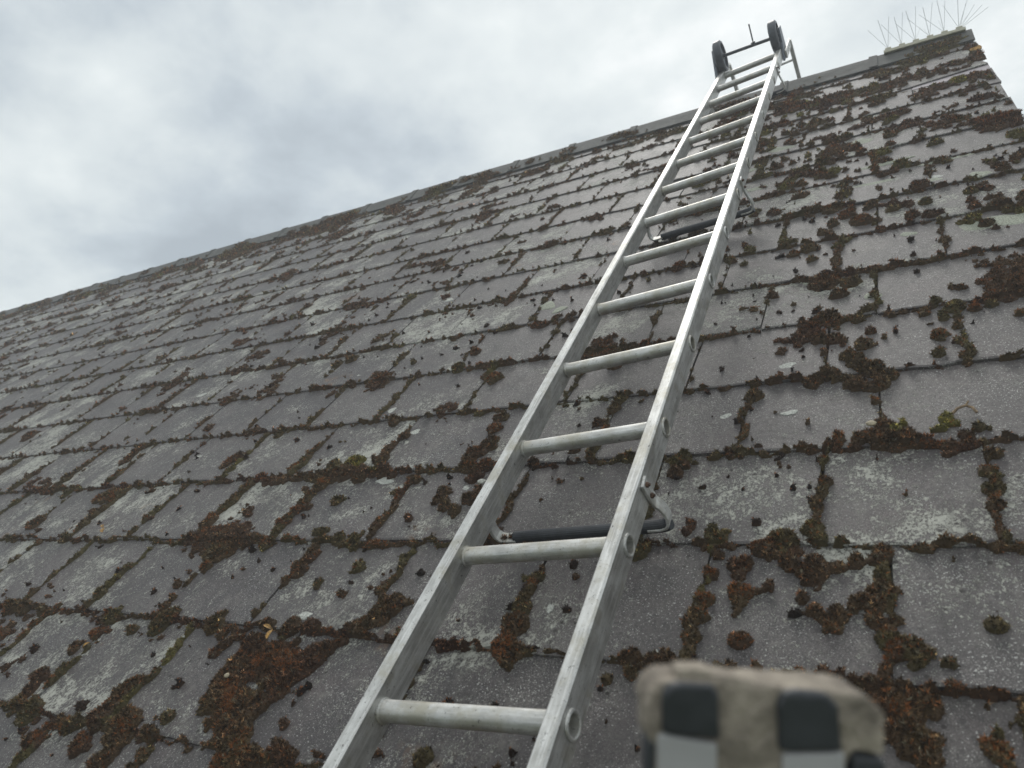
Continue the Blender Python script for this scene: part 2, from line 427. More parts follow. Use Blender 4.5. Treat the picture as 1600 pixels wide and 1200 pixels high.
# ridge tiles: two wings and a rounded crown, each overlapping the next with a raised collar
TILT = 2*PITCH
def ridge_profile(s, lift):
    # (v, n) section in the front-roof frame; the rear wing is the front one mirrored about the vertical
    ax, an = V_A-.02, .10
    pts = []
    def mir(v, n):
        y, z = v*ct-n*st, v*st+n*ct; ya = ax*ct-an*st
        y = 2*ya-y; return (y*ct+z*st, -y*st+z*ct)
    front_o = [(9.30, .048+lift), (9.52, .080+lift), (9.74, .116+lift), (9.86, .130+lift), (9.94, .118+lift)]
    top = [mir(*p) for p in front_o[::-1]]
    outer = front_o+top
    fi = [(9.30, .016+lift), (9.52, .045+lift), (9.76, .07+lift)]
    inner = fi+[mir(*p) for p in fi[::-1]]
    return outer, inner
BU = [1.47, -.30, -2.02, -3.75, -5.45, -7.07, -8.69, -10.4, -12.0]
while BU[-1] > U_L: BU.append(BU[-1]-1.74)
r = random.Random(9); ridge_meshes = {}
for i in range(len(BU)-1):
    ua, ub = BU[i], BU[i+1]          # ua right end; ub = collar end (left)
    mb = MB(); secs = []
    du = r.uniform(-.02, .02); tl = r.uniform(-.01, .012)
    for (u, lf) in ((ua-.012, 0.0), (ua-.45, .004), (ub+.13, .006+tl), (ub+.12, .028+tl), (ub-.03, .034+tl)):
        secs.append((u, ridge_profile(0, lf+du*.2)))
    no, ni = len(secs[0][1][0]), len(secs[0][1][1]); V = []
    for u, (o_, i_) in secs: V += [(u, a, b) for a, b in o_]+[(u, a, b) for a, b in i_[::-1]]
    n = no+ni; F = []
    for s in range(len(secs)-1):
        for j in range(n): F.append((s*n+j, s*n+(j+1) % n, (s+1)*n+(j+1) % n, (s+1)*n+j))
    F.append(tuple(range(n))); F.append(tuple((len(secs)-1)*n+j for j in range(n-1, -1, -1)))
    mb.add(V, F); mb.build('ridge_tile', M_ridge, house, RM)
mb = MB(); mb.box((U_L, 9.36, -.05), (U_R-.03, 9.56, .012)); mb.box((U_L, 9.56, -.05), (U_R-.03, 9.8, .035)); mb.build('ridge_bedding', M_mortar, house, RM)

# white lichen rosettes and droppings lying on the slates
def patch(name, u, v, ru, rv, seed, mat, h=.006, ang=0, kind=None):
    r = random.Random(seed); n = 22; k = math.floor(v); base = -.03*(v-k)/LAP
    ph = [r.uniform(0, 6.28) for _ in range(4)]
    ring = []; V = [(0, 0, h*1.2)]; ca, sa = math.cos(ang), math.sin(ang)
    for q, hh in ((.6, h*1.1), (.92, h*.9), (1.0, -.002)):
        for i in range(n):
            t = 2*math.pi*i/n; rr = 1+.18*math.sin(2*t+ph[0])+.12*math.sin(3*t+ph[1])+.08*math.sin(5*t+ph[2])+r.uniform(-.07, .07)
            x, y = q*rr*ru*math.cos(t), q*rr*rv*math.sin(t); V.append((x*ca-y*sa, x*sa+y*ca, hh))
    F = [(0, 1+i, 1+(i+1) % n) for i in range(n)]
    for s in range(2):
        for i in range(n): F.append((1+s*n+i, 1+(s+1)*n+i, 1+(s+1)*n+(i+1) % n, 1+s*n+(i+1) % n))
    mb = MB(); mb.add([(x+u, y+v, z+base+(-.03*0)) for x, y, z in V], F)
    return mb.build(name, mat, house, RM, smooth=True)
for i, (u, v, a, b, an) in enumerate([(-1.5,-2.51,.075,.055,.2),(-.98,-2.5,.06,.035,.1),(-1.05,-1.77,.075,.05,.1),(-4.54,-4.88,.09,.05,.5),(-2.37,-4.64,.022,.05,.1),
        (-4.79,-3.13,.12,.055,.1),(-5.53,-1.81,.06,.05,0),(-6.75,-.81,.06,.06,0),(-8.39,-2.47,.07,.06,0),(-3.73,-3.3,.035,.035,0),(.38,2.34,.07,.06,0),(-1.55,-4.93,.015,.02,0),(-3.53,-3.2,.02,.05,0),
        (-4.9,-2.3,.05,.06,0),(-10.2,-.7,.09,.08,0),(-8.0,.4,.08,.07,0),(-6.4,1.4,.08,.07,0)]):
    patch('white_lichen', u, v, a, b, i, M_lichen, .004, an)
for i, (u, v, a, b) in enumerate([(-1.7,5.3,.22,.14),(-.5,4.6,.16,.2),(-.2,3.3,.35,.07),(-.3,2.6,.3,.06),(.5,2.95,.4,.08),(.7,.66,.22,.16),(.98,.62,.2,.14),(-2.2,4.5,.2,.1),(.8,2.1,.12,.1),
        (-1.9,3.5,.14,.1),(-.35,-.62,.07,.09),(-4.3,.5,.12,.13),(-4.05,.3,.1,.08),(-.95,-.05,.1,.08),(.33,2.25,.10,.07),(.0,.75,.08,.06)]):
    patch('green_lichen', u, v, a, b, 50+i, M_lgreen, .005)
patch('orange_lichen', 1.40, 8.75, .09, .26, 91, plain('orange_lichen', (.42, .22, .03), .9, 0, .4, 50, .5), .012)
# ------------------------------------------------------------------ moss
BLOBS = np.array([tuple(float(x) for x in s.split(',')) for s in """-1.34,-4.09,0.047,0 -1.35,-4.29,0.05,0 -1.35,-4.49,0.056,0 -1.33,-4.65,0.058,0 -1.34,-4.81,0.03,0 -1.35,-4.93,0.022,0 -0.71,-3.91,0.077,1 -0.71,-3.13,0.035,0 -0.7,-3.38,0.054,0 -0.71,-3.63,0.032,0 -1.36,-3.93,0.088,1 -0.99,-4.04,0.12,0 -0.92,-4.0,0.119,1 -0.84,-4.13,0.096,0 -0.69,-4.21,0.102,0 -0.68,-4.28,0.086,0 -1.16,-4.2,0.113,0 -1.1,-4.44,0.104,0 -1.1,-4.54,0.075,0 -0.99,-4.38,0.038,0 -0.76,-4.46,0.039,0 -0.57,-4.2,0.043,0 -0.48,-4.13,0.053,0 -0.4,-4.1,0.049,0 -0.3,-4.07,0.069,0 -0.3,-4.23,0.073,1 -0.33,-4.36,0.072,0 -0.36,-4.49,0.077,0 -0.33,-4.62,0.069,0 -0.31,-4.75,0.061,1 -0.18,-4.81,0.105,1 -0.26,-4.81,0.071,0 -0.03,-4.87,0.033,1 -0.45,-4.49,0.056,0 -0.55,-4.55,0.067,0 -0.62,-4.65,0.073,0 -0.7,-4.58,0.062,0 0.32,-3.19,0.055,0 0.3,-3.37,0.047,1 0.29,-3.53,0.063,1 0.31,-3.71,0.025,0 0.3,-3.85,0.031,0 0.3,-3.97,0.034,1 0.02,-4.11,0.019,0 0.26,-4.15,0.012,0 0.21,-4.49,0.014,0 -0.35,-2.89,0.125,0 -0.28,-2.98,0.13,0 -0.16,-2.99,0.119,0 -0.33,-2.77,0.076,0 -0.21,-2.79,0.054,2 0.04,-2.85,0.039,2 0.12,-2.78,0.046,2 0.29,-2.87,0.044,1 0.19,-2.95,0.074,0 -0.6,-2.94,0.061,0 -0.47,-2.94,0.06,0 -1.78,-3.05,0.108,1 -1.79,-3.2,0.074,0 -1.31,-2.22,0.11,0 -1.34,-2.51,0.042,1 -1.34,-2.7,0.031,1 -0.33,-2.44,0.035,0 -0.33,-5.1,0.102,0 -0.24,-5.12,0.122,0 -0.15,-5.11,0.087,0 -0.17,-5.32,0.109,0 -0.14,-5.38,0.092,0 -0.27,-5.25,0.07,0 0.08,-5.31,0.059,0 0.1,-5.21,0.027,1 0.18,-5.16,0.02,0 -0.74,-4.98,0.042,0 -0.64,-4.98,0.041,0 -0.55,-4.98,0.046,0 -0.46,-4.98,0.048,0 -0.37,-4.99,0.053,0 0.09,-5.08,0.015,0 -2.49,-5.0,0.102,3 -2.62,-4.36,0.047,1 -2.6,-4.51,0.036,0 -1.7,-4.99,0.079,3 -1.57,-5.0,0.077,3 -1.48,-5.0,0.053,3 -1.08,-4.98,0.042,3 -0.94,-4.98,0.04,3 -1.8,-5.15,0.035,0 -2.76,-5.81,0.06,1 -3.8,-4.85,0.12,0 -3.87,-4.95,0.12,0 -4.0,-5.06,0.109,0 -4.07,-5.16,0.132,0 -4.14,-5.25,0.168,0 -4.27,-5.34,0.207,0 -4.24,-5.47,0.166,0 -4.54,-5.29,0.192,0 -4.81,-5.2,0.149,0 -4.78,-5.4,0.197,0 -4.81,-5.5,0.169,0 -4.75,-5.66,0.151,0 -4.57,-5.66,0.183,0 -4.37,-5.69,0.153,0 -4.49,-5.82,0.165,0 -4.31,-5.93,0.146,0 -4.23,-6.01,0.163,0 -4.06,-6.08,0.157,0 -3.86,-5.96,0.113,0 -3.78,-6.02,0.111,0 -4.79,-5.01,0.083,0 -4.57,-4.99,0.1,0 -4.35,-4.99,0.071,0 -5.43,-5.0,0.122,0 -5.24,-5.09,0.051,0 -5.14,-5.23,0.071,0 -5.08,-5.09,0.064,0 -3.95,-5.77,0.043,0 -3.52,-5.92,0.029,0 -5.8,-5.78,0.146,0 -5.73,-5.68,0.103,0 -5.82,-5.96,0.144,0 -5.49,-5.97,0.163,0 -5.42,-6.07,0.132,0 -5.18,-5.98,0.097,0 -5.08,-5.85,0.058,1 -6.31,-6.23,0.112,0 -6.27,-6.1,0.083,0 -6.7,-6.03,0.13,1 -7.02,-5.76,0.114,0 -6.99,-5.91,0.103,0 -6.96,-5.4,0.064,0 -6.88,-5.23,0.055,0 -6.42,-5.16,0.052,0 -5.75,-6.2,0.089,0 -5.4,-6.26,0.116,0 -5.06,-6.17,0.049,0 -5.06,-6.08,0.044,0 -6.1,-5.05,0.134,1 -6.26,-4.19,0.141,0 -6.12,-4.12,0.13,0 -5.94,-4.02,0.11,0 -6.24,-4.38,0.074,0 -5.74,-4.02,0.107,0 -4.95,-4.37,0.069,0 -4.98,-4.23,0.071,0 -5.07,-4.49,0.046,0 -4.31,-4.29,0.077,1 -4.27,-4.61,0.054,0 -4.57,-3.99,0.106,1 -4.79,-4.01,0.094,1 -6.81,-3.73,0.095,0 -6.36,-4.64,0.055,0 -6.86,-5.05,0.112,1 -8.69,-5.04,0.13,0 -8.45,-5.04,0.115,0 -10.3,-3.74,0.142,0 -3.72,-4.8,0.131,0 -3.65,-4.71,0.119,0 -9.37,-3.21,0.165,0 -9.51,-3.27,0.121,0 -9.25,-3.18,0.118,0 -7.57,-2.62,0.103,0 -7.49,-2.52,0.09,0 -7.63,-2.7,0.064,0 -6.84,-3.63,0.086,0 -6.84,-3.8,0.085,0 -10.06,-2.23,0.087,0 -10.02,-2.08,0.087,0 -10.04,-2.42,0.102,0 -6.84,-4.0,0.114,0 -14.34,-1.36,0.188,0 -3.83,-2.19,0.099,0 -3.85,-2.37,0.097,0 -3.76,-2.67,0.124,0 -3.83,-2.8,0.124,0 -3.89,-2.9,0.077,0 -3.68,-3.0,0.089,0 -3.7,-3.16,0.087,0 -3.9,-3.33,0.074,0 -3.92,-3.47,0.058,0 -3.82,-3.58,0.071,0 -3.66,-3.61,0.082,0 -3.6,-3.48,0.069,0 -3.55,-3.39,0.055,0 -5.66,-2.9,0.119,1 -5.39,-2.98,0.142,0 -5.19,-3.05,0.128,0 -4.91,-2.99,0.106,0 -5.12,-2.8,0.065,0 -5.08,-2.63,0.047,0 -5.02,-2.38,0.067,0 -4.3,-1.34,0.114,0 -4.5,-1.26,0.069,0 -4.43,-1.0,0.1,1 -7.48,-0.33,0.121,0 -7.29,-0.23,0.09,0 -5.63,-3.6,0.074,0 -5.53,-3.54,0.055,0 -5.63,-3.2,0.077,0 -5.57,-3.08,0.067,0 -5.71,-3.33,0.048,0 -6.3,-2.83,0.076,0 -5.18,-3.45,0.07,1 -4.14,-3.7,0.044,0 -4.44,-3.83,0.053,0 -4.47,-3.35,0.056,0 -4.42,-3.15,0.081,0 -5.07,-3.89,0.074,1 -0.81,-0.17,0.176,0 -0.56,-0.26,0.12,0 -0.64,-0.47,0.095,0 -1.33,-0.31,0.074,0 -0.81,-0.72,0.048,0 -0.93,-1.12,0.128,0 -0.75,-1.01,0.148,0 -0.62,-1.4,0.107,0 -0.8,-1.36,0.089,0 -0.48,-1.03,0.087,0 -0.37,-0.89,0.065,0 -0.35,-0.55,0.056,0 -0.42,-1.58,0.081,0 -0.52,-1.73,0.081,0 -0.29,-1.48,0.03,0 -0.35,-1.97,0.114,0 -0.48,-1.91,0.098,0 -0.25,-2.06,0.092,0 -0.48,-2.19,0.094,0 -0.33,-2.22,0.109,0 -0.82,-2.05,0.102,0 -0.7,-1.97,0.071,0 0.19,-1.24,0.056,1 0.42,-1.13,0.068,0 0.57,-1.11,0.062,1 0.14,-0.96,0.058,1 0.1,-1.33,0.038,0 0.16,-1.56,0.068,0 0.28,-1.47,0.04,0 0.27,-1.71,0.056,0 0.28,-1.89,0.034,0 0.11,-1.85,0.057,1 0.34,-0.72,0.063,0 0.73,-1.34,0.05,0 0.7,-0.94,0.052,0 -0.61,1.65,0.122,0 -0.43,1.34,0.163,0 -0.78,1.43,0.102,0 -0.36,1.82,0.084,0 -0.12,1.54,0.099,1 0.67,1.33,0.062,0 0.8,1.29,0.049,0 0.7,0.65,0.083,0 0.97,0.89,0.101,1 -1.22,1.12,0.083,1 -0.99,0.82,0.128,0 -1.19,0.73,0.102,0 -0.94,0.47,0.068,0 -0.88,3.28,0.086,0 -1.28,3.82,0.113,1 -1.25,3.17,0.09,0 -0.2,2.86,0.082,0 -0.27,2.33,0.058,0 -0.69,0.8,0.054,0 1.01,2.22,0.063,0 -1.09,-2.5,0.02,0 -0.86,-2.62,0.019,0 -0.81,-2.67,0.019,0 -1.17,-2.93,0.02,0 -3.39,-3.09,0.042,3 -2.79,-3.25,0.031,3 -0.19,-3.54,0.011,0 -0.16,-3.51,0.011,0 -0.11,-3.68,0.011,0 -2.78,-2.81,0.066,0 -2.64,-2.44,0.094,0 -2.6,-2.23,0.082,0 -2.66,-1.28,0.091,0 -2.5,-1.21,0.089,0 -2.81,-1.37,0.092,0 -3.09,-1.18,0.065,0 -2.86,-3.22,0.025,0 -2.6,-3.26,0.024,0 -3.22,-4.04,0.073,3 -2.98,-4.05,0.058,3 -2.75,-4.03,0.045,3 -1.86,-4.09,0.076,1""".split()])
def scatter(n, f, seed):
    g = np.random.default_rng(seed); o = []
    for _ in range(n):
        q = f(g)
        if q is not None: o.append(q)
    return o
def rb(g):        # loose cushions all over, denser to the upper right
    u = g.uniform(-40, 1.45); v = g.uniform(-7, 9.5)
    if u < -14 and v < -1: return None
    dens = .18+.6*(vn(u*.6, v*.6, 77) > .55)
    if g.random() > dens: return None
    r = .012+.042*g.random()**2.5
    return (u, v, r, 4 if r < .035 else float(g.choice([0, 1, 0])))
def rn(g):        # the near part again, for small black buttons
    u = g.uniform(-9, 1.45); v = g.uniform(-6.6, 3)
    if g.random() > .15+.8*(vn(u*.9, v*.9, 78) > .60): return None
    return (u, v, .007+.032*g.random()**3.5, 4.)
def ru_(g):       # upper right: many brown cushions
    u = g.uniform(-3.2, 1.45); v = g.uniform(.6, 9)
    if g.random() > .25+.75*(fbm(u*1.1, v*.9, 79, 2) > .5): return None
    return (u, v, .03+.085*g.random()**1.8, float(g.choice([0, 0, 0, 1, 5])))
def rl(g):        # clumps hanging along joints and edges
    u = g.uniform(-34, 1.4); k = int(g.integers(-7, 10)); J = JOINTS[k] if k in JOINTS else JA
    if g.random() < .45:
        j = min(J, key=lambda q: abs(q-u)); v = k+g.random()*1.0; u = j+g.normal(0, .02); r = .022+.045*g.random()**1.8
    else:
        v = k-g.random()*.10; r = .025+.055*g.random()**2
    if u > 1.3: return None
    return (u, v, r, float(g.choice([0, 0, 0, 1])))
EXTRA = scatter(1500, rb, 1)+scatter(2000, rn, 2)+scatter(700, ru_, 3)+scatter(1000, rl, 4)
BLOBS[:, 2] = np.where(BLOBS[:, 2] > .09, BLOBS[:, 2]*.88, BLOBS[:, 2])
ALLB = np.vstack([BLOBS, np.array(EXTRA)])
NEARBLOB = len(BLOBS)
def moss_sdf(U, V):
    """inside-distance (courses) and colour kind (0 brown .. 1 olive) on a grid"""
    du = .075*(fbm(U*7.5, V*7.5, 5, 4)-.5)*2; dv = .075*(fbm(U*7.5+40, V*7.5, 6, 4)-.5)*2
    u, v = U+du, V+dv
    S = np.full(U.shape, -1.0); Kd = np.full(U.shape, 0.25)
    def put(s, kind):
        nonlocal S, Kd
        up = s > S; S = np.where(up, s, S); Kd = np.where(up, kind, Kd)
    kk = np.ceil(v); d = kk-v                       # distance below the course edge above
    a = vn(u*2.3, kk*13.7, 11); b = vn(u*9, kk*7.1, 12); c = vn(u*.5, kk*3.3, 13)
    w = .010+.012*b+(.085-.03*(v > -2.5))*np.clip(a-.60, 0, 1)*(.5+c)*1.6
    grow = np.clip((a+c)*.9-.45, 0, 1)
    w = w+np.where(v < -2.6, .010, 0); put(np.where(kk <= 9, w*(.55+.6*grow)-np.abs(d-w*.35), -1), .30+.62*(vn(u*1.7, kk*5., 14)-.40))
    row = np.floor(V)
    for k in np.unique(row):
        if k not in JOINTS: continue
        m = row == k; J = np.array(JOINTS[int(k)])
        um = u[m]; i = np.abs(um[:, None]-J[None, 1:]).argmin(1); j = J[1:][i]
        wj = -.020+.070*vn(v[m]*3.1+i*5.1, k*3.7+i*2.3, 15)*(.30+.85*vn(i*1.37, k*2.1, 16))+.014*vn(v[m]*14, i*3.3, 17)
        s = wj+np.where(v[m] < -2.6, .014, 0)-np.abs(um-j); sm = S[m]; up = s > sm; sm[up] = s[up]; S[m] = sm
        km = Kd[m]; km[up] = (.25+.5*vn(i*2.2, k*1.3+v[m]*2, 18))[up]; Kd[m] = km
    # heavy cover towards the ridge and up by the verge
    ur = np.clip((u+3.4)/2., 0, 1)*np.clip((v-.4)/3., 0, 1)*np.clip((9.0-v)/1.5, .4, 1)
    ridge = np.clip((v-7.0)/1.6, 0, 1)*np.clip((v-7.0)/1.6, 0, 1.25)
    f = fbm(u*1.7, v*2.3, 21, 4)
    put((f-(.80-.165*ur-.20*ridge))*.40, .15+.50*ridge*vn(u*1.1, v*1.1, 23)+.3*(vn(u*2, v*2, 24) > .78))
    f2 = fbm(u*1.3+9, v*1.0, 31, 4); put((f2-.78)*.35, .2)
    u0, u1, v0, v1 = U.min(), U.max(), V.min(), V.max()
    B = ALLB; sel = B[(B[:, 0]+B[:, 2]*1.3 > u0) & (B[:, 0]-B[:, 2]*1.3 < u1) & (B[:, 1]+B[:, 2]*1.3 > v0) & (B[:, 1]-B[:, 2]*1.3 < v1)]
    au, av = U[0, :], V[:, 0]
    for (bu, bv, br, bk) in sel:
        i0, i1 = np.searchsorted(au, [bu-br*1.4, bu+br*1.4]); j0, j1 = np.searchsorted(av, [bv-br*1.4, bv+br*1.4])
        if i1 <= i0 or j1 <= j0: continue
        sl_ = (slice(j0, j1), slice(i0, i1))
        s = br-np.hypot(u[sl_]-bu, v[sl_]-bv)
        kc = {0: .06+.52*float(vn(bu*1.9, bv*1.9, 71)), 1: .62, 2: 1.0, 3: .30, 4: -.25, 5: .8}[int(bk)]
        up = s > S[sl_]; S[sl_] = np.where(up, s, S[sl_]); Kd[sl_] = np.where(up, kc, Kd[sl_])
    S = S+.016*(fbm(U*24, V*24, 41, 2)-.5)+.050*(.42-worley(U*9.5, V*9.5, 43))
    # nothing past the verge, under the ridge tiles' crown or through the ladder's feet
    S = np.where((U > U_R-.02) | ((U > .25) & (V > 6.9) & (V < 7.32+.1*U)), -1, S); S = np.where(V > 9.62, -1, np.where(V > 9.30, np.where(U > -1.2, S-.04, S+.015*np.clip((9.4-V)/.2, -1, 1)), S+np.where(V > 9.02, .012, 0)))
    return S, Kd
def height(S, U, V):
    R_ = .085; s = np.clip(S, 0, R_); h = np.sqrt(s*(2*R_-s))*.62
    lump = 1.3*(fbm(U*13, V*13, 51, 4)-.47)
    dome = np.sqrt(np.clip(1-(worley(U*9.5, V*9.5, 43)/.95)**2, 0, 1))
    return np.where(S > 0, h*(.30+.35*lump+.78*dome)+.004, -.02)
def surf_n(V):
    n = -.03*(V-np.floor(V))/LAP
    return np.where(V > 9.30, .048+(V-9.30)*.15, n)
PAL = np.array([[.022, .013, .010], [.118, .060, .036], [.150, .096, .050], [.155, .126, .054], [.27, .24, .06]])   # black, red-brown, brown, olive, yellow-green
def moss_colour(k, U, V, jit=None):
    z = np.clip((k+.3)/1.3, 0, 1)
    z = np.clip(z+.30*(fbm(U*5, V*5, 61, 3)-.5), 0, 1)*4
    i = np.clip(np.floor(z).astype(int), 0, 3); f = (z-i)[..., None]
    c = PAL[i]*(1-f)+PAL[i+1]*f
    return c*(.75+.5*vn(U*40, V*40, 62))[..., None]
AV, AF, AC, TV, TF, TC = [], [], [], [], [], []
nA = 0; nT = 0
def blades(u, v, n, nrm, kind, size, nb, g, T):
    """star tufts: nb thin triangles each"""
    M = len(u)
    if not M: return
    u = np.repeat(u, nb); v = np.repeat(v, nb); n = np.repeat(n, nb); sz = np.repeat(size, nb); kd = np.repeat(kind, nb)
    nr = np.repeat(nrm, nb, 0); m = len(u)
    d = nr*1.0+g.normal(0, .62, (m, 3)); d /= np.linalg.norm(d, axis=1)[:, None]
    L = sz*g.uniform(.55, 1.35, m)
    side = np.cross(d, g.normal(0, 1, (m, 3))); side /= np.linalg.norm(side, axis=1)[:, None]
    b = np.stack([u, v, n], 1)-d*(L*.15)[:, None]; wd = (sz*g.uniform(.11, .20, m))[:, None]
    P3 = np.stack([b-side*wd, b+side*wd, b+d*L[:, None]+g.normal(0, .12, (m, 3))*L[:, None]], 1).reshape(-1, 3)
    c = moss_colour(kd, u, v)*np.repeat(np.exp(g.normal(-.20, .80, M)), nb)[:, None]*g.uniform(.7, 1.4, (m, 1))
    tone = np.repeat(g.random(M), nb)
    c[tone < .08] = np.array([.55, .22, .075])*g.uniform(.35, 1.3, (int((tone < .08).sum()), 1))
    c[(tone > .965)] = np.array([.40, .35, .24])*g.uniform(.5, 1.3, (int((tone > .965).sum()), 1))
    tuftp = vn(u*7, v*7, 66)                      # dry rusty patches
    hot = (tuftp > .70) & (tone < .45) & (kd < .6); c[hot] = np.array([.50, .19, .06])*g.uniform(.5, 1.2, (int(hot.sum()), 1))
    C4 = np.concatenate([np.repeat(c, 3, 0), np.ones((m*3, 1))], 1)
    T.append((P3, C4))
def grid_patch(us, vs, g, dist, outA, outT, sdf=None):
    U, V = np.meshgrid(us, vs); S, Kd = (sdf or moss_sdf)(U, V)
    if not (S > 0).any(): return
    H = height(S, U, V)+np.where(S > .008, .022*(vn(U*28, V*28, 53)-.5), 0); nn = surf_n(V)+H-np.where(S > 0, .006, 0)
    nv, nu = U.shape
    idx = np.arange(nv*nu).reshape(nv, nu)
    a, b, c, d = idx[:-1, :-1], idx[:-1, 1:], idx[1:, 1:], idx[1:, :-1]
    keep = (S[:-1, :-1] > 0) | (S[:-1, 1:] > 0) | (S[1:, 1:] > 0) | (S[1:, :-1] > 0)
    F = np.stack([a[keep], b[keep], c[keep], d[keep]], 1)
    used, inv = np.unique(F, return_inverse=True); F = inv.reshape(-1, 4)
    P3 = np.stack([U.ravel(), V.ravel(), nn.ravel()], 1)[used]
    C = moss_colour(Kd, U, V).reshape(-1, 3)[used]*.7  # ground layer darkened, painting in shade between the tufts
    outA.append((P3, F, np.concatenate([C, np.ones((len(C), 1))], 1)))
    # tufts
    inside = np.argwhere(S > .001)
    if not len(inside): return
    res = us[1]-us[0]; sp = max(.0120, dist*.0019)
    per = (res/sp)**2; cnt = g.poisson(per, len(inside)); rep = np.repeat(np.arange(len(inside)), cnt)
    j, i = inside[rep, 0], inside[rep, 1]
    gu, gv = g.uniform(-.5, .5, len(rep))*res, g.uniform(-.5, .5, len(rep))*res
    gy, gx = np.gradient(nn, res, res); nrm = np.stack([-gx[j, i], -gy[j, i], np.ones(len(rep))], 1)
    nrm[:, :2] = np.clip(nrm[:, :2], -1.6, 1.6); nrm /= np.linalg.norm(nrm, axis=1)[:, None]
    size = np.clip(1.25*sp+.006, .022, .070)*(.6+.8*np.clip(S[j, i]/.05, 0, 1))
    nb = 6 if dist < 7 else (4 if dist < 11 else 3)
    blades(U[j, i]+gu, V[j, i]+gv, nn[j, i]-.002, nrm, Kd[j, i], size, nb, g, outT)
def flush(name, A, T, mat, parent=None):
    vs, fs, cs = [], [], []; o_ = 0
    for P3, F, C in A:                       # quads -> two triangles so that one mesh holds all
        vs.append(P3); cs.append(C); fs.append(np.concatenate([F[:, [0, 1, 2]], F[:, [0, 2, 3]]])+o_); o_ += len(P3)
    for P3, C in T:
        vs.append(P3); cs.append(C); fs.append(np.arange(len(P3)).reshape(-1, 3)+o_); o_ += len(P3)
    me = npmesh(name, np.concatenate(vs), np.concatenate(fs), mat, False, np.concatenate(cs))
    return me
g = np.random.default_rng(5); A, T = [], []
tiles = []
u = 1.5
for v0 in range(-8, 10):
    for u0 in range(-42, 2):
        cs = [project(u0+a, v0+b) for a in (0, .5, 1) for b in (0, .5, 1)]
        cs = [c for c in cs if c and -260 < c[0] < 1860 and -200 < c[1] < 1400]
        if not cs: continue
        tiles.append((min(c[2] for c in cs), u0, v0))
for dist, u0, v0 in tiles:
    res = min(max(.0030*dist, .0125), .09); n = int(round(1/res)); e = 1/n
    grid_patch(np.linspace(u0, u0+1, n+1), np.linspace(v0, v0+1, n+1), g, dist, A, T)
me = flush('moss', A, T, M_moss)
print('moss tris', len(me.polygons))
tag(link('moss', me, None, RM), 'brown and olive moss spreading along the slate edges and joints', 'moss', kind='stuff')

# single cushions that stand on their own
def cushion(u, v, r_, kind, label, h=None, seed=0, second=None, kindc=None):
    g = np.random.default_rng(seed); A, T = [], []
    kc = {0: .10, 1: .62, 2: .95, 3: .30}[kind]
    def sdf(U, V):
        uu = U+.25*r_*(fbm(U*8/r_*.1, V*8/r_*.1, seed, 2)-.5)*2; S = r_-np.hypot(uu-u, V-v)
        if second: S = np.maximum(S, second[2]-np.hypot(uu-second[0], V-second[1]))
        return S+.15*r_*(fbm(U*25, V*25, seed+3, 2)-.5), np.full(U.shape, kc)
    m = r_*1.5+(second[2] if second else 0); res = r_/11
    us = np.arange(u-m, u+m, res); vs_ = np.arange(v-m-(.15 if second else 0), v+m, res)
    d = project(u, v)[2]
    grid_patch(us, vs_, g, max(d*.7, 3.6), A, T, sdf)
    me = flush('moss_cushion', A, T, M_moss); base = RM @ Vector((u, v, -.03*(v-math.floor(v))))
    o = bpy.data.objects.new('moss_cushion', me); COL.objects.link(o)
    # local origin at the cushion's foot
    me.transform(Matrix.Translation((-u, -v, 0))); o.matrix_basis = RM @ Matrix.Translation((u, v, 0))
    return tag(o, label, 'moss', 'round moss cushions on the slates')
cushion(.19, -4.59, .056, 1, 'round olive-brown moss cushion alone on the big clean slate at right', seed=1)
cushion(-1.08, -4.80, .066, 0, 'round dark red-brown moss ball on the white-speckled slate below the branching moss', seed=2)
cushion(-4.99, -.97, .10, 1, 'domed tan-olive moss cushion on a course edge left of the ladder', seed=3)
cushion(-4.92, -.60, .085, 3, 'smooth dark oval moss cushion just above the tan-olive dome', seed=4)
cushion(-2.57, -4.80, .112, 3, 'double-lobed dark brown moss clump between the ladder rails below the second rung', seed=5, second=(-2.58, -4.98, .10))
cushion(-5.39, -2.83, .12, 2, 'bright yellow-green moss cushion on top of brown moss left of the ladder', seed=6)
cushion(.22, 1.56, .078, 1, 'rusty oval moss cushion alone mid-slate below the white lichen ring', seed=7)
cushion(.29, -1.08, .095, 1, 'golden-olive moss dome on the course edge at the right, three slates up', seed=8)
cushion(-.22, -2.84, .055, 2, 'yellow-green moss button beside the pale chip on the thick moss edge', seed=9)
cushion(.10, -2.74, .052, 2, 'yellow-green moss button next to the curled pale twig', seed=10)
cushion(-.38, -1.32, .058, 0, 'small round brown moss cushion right of the large brown moss patch', seed=11)
cushion(.66, 1.62, .075, 1, 'brown-gold moss cushion stacked above another near the right picture edge', seed=12)
cushion(.95, 6.75, .15, 2, 'flat bright green moss patch below the pale slipped slate strip', seed=13)

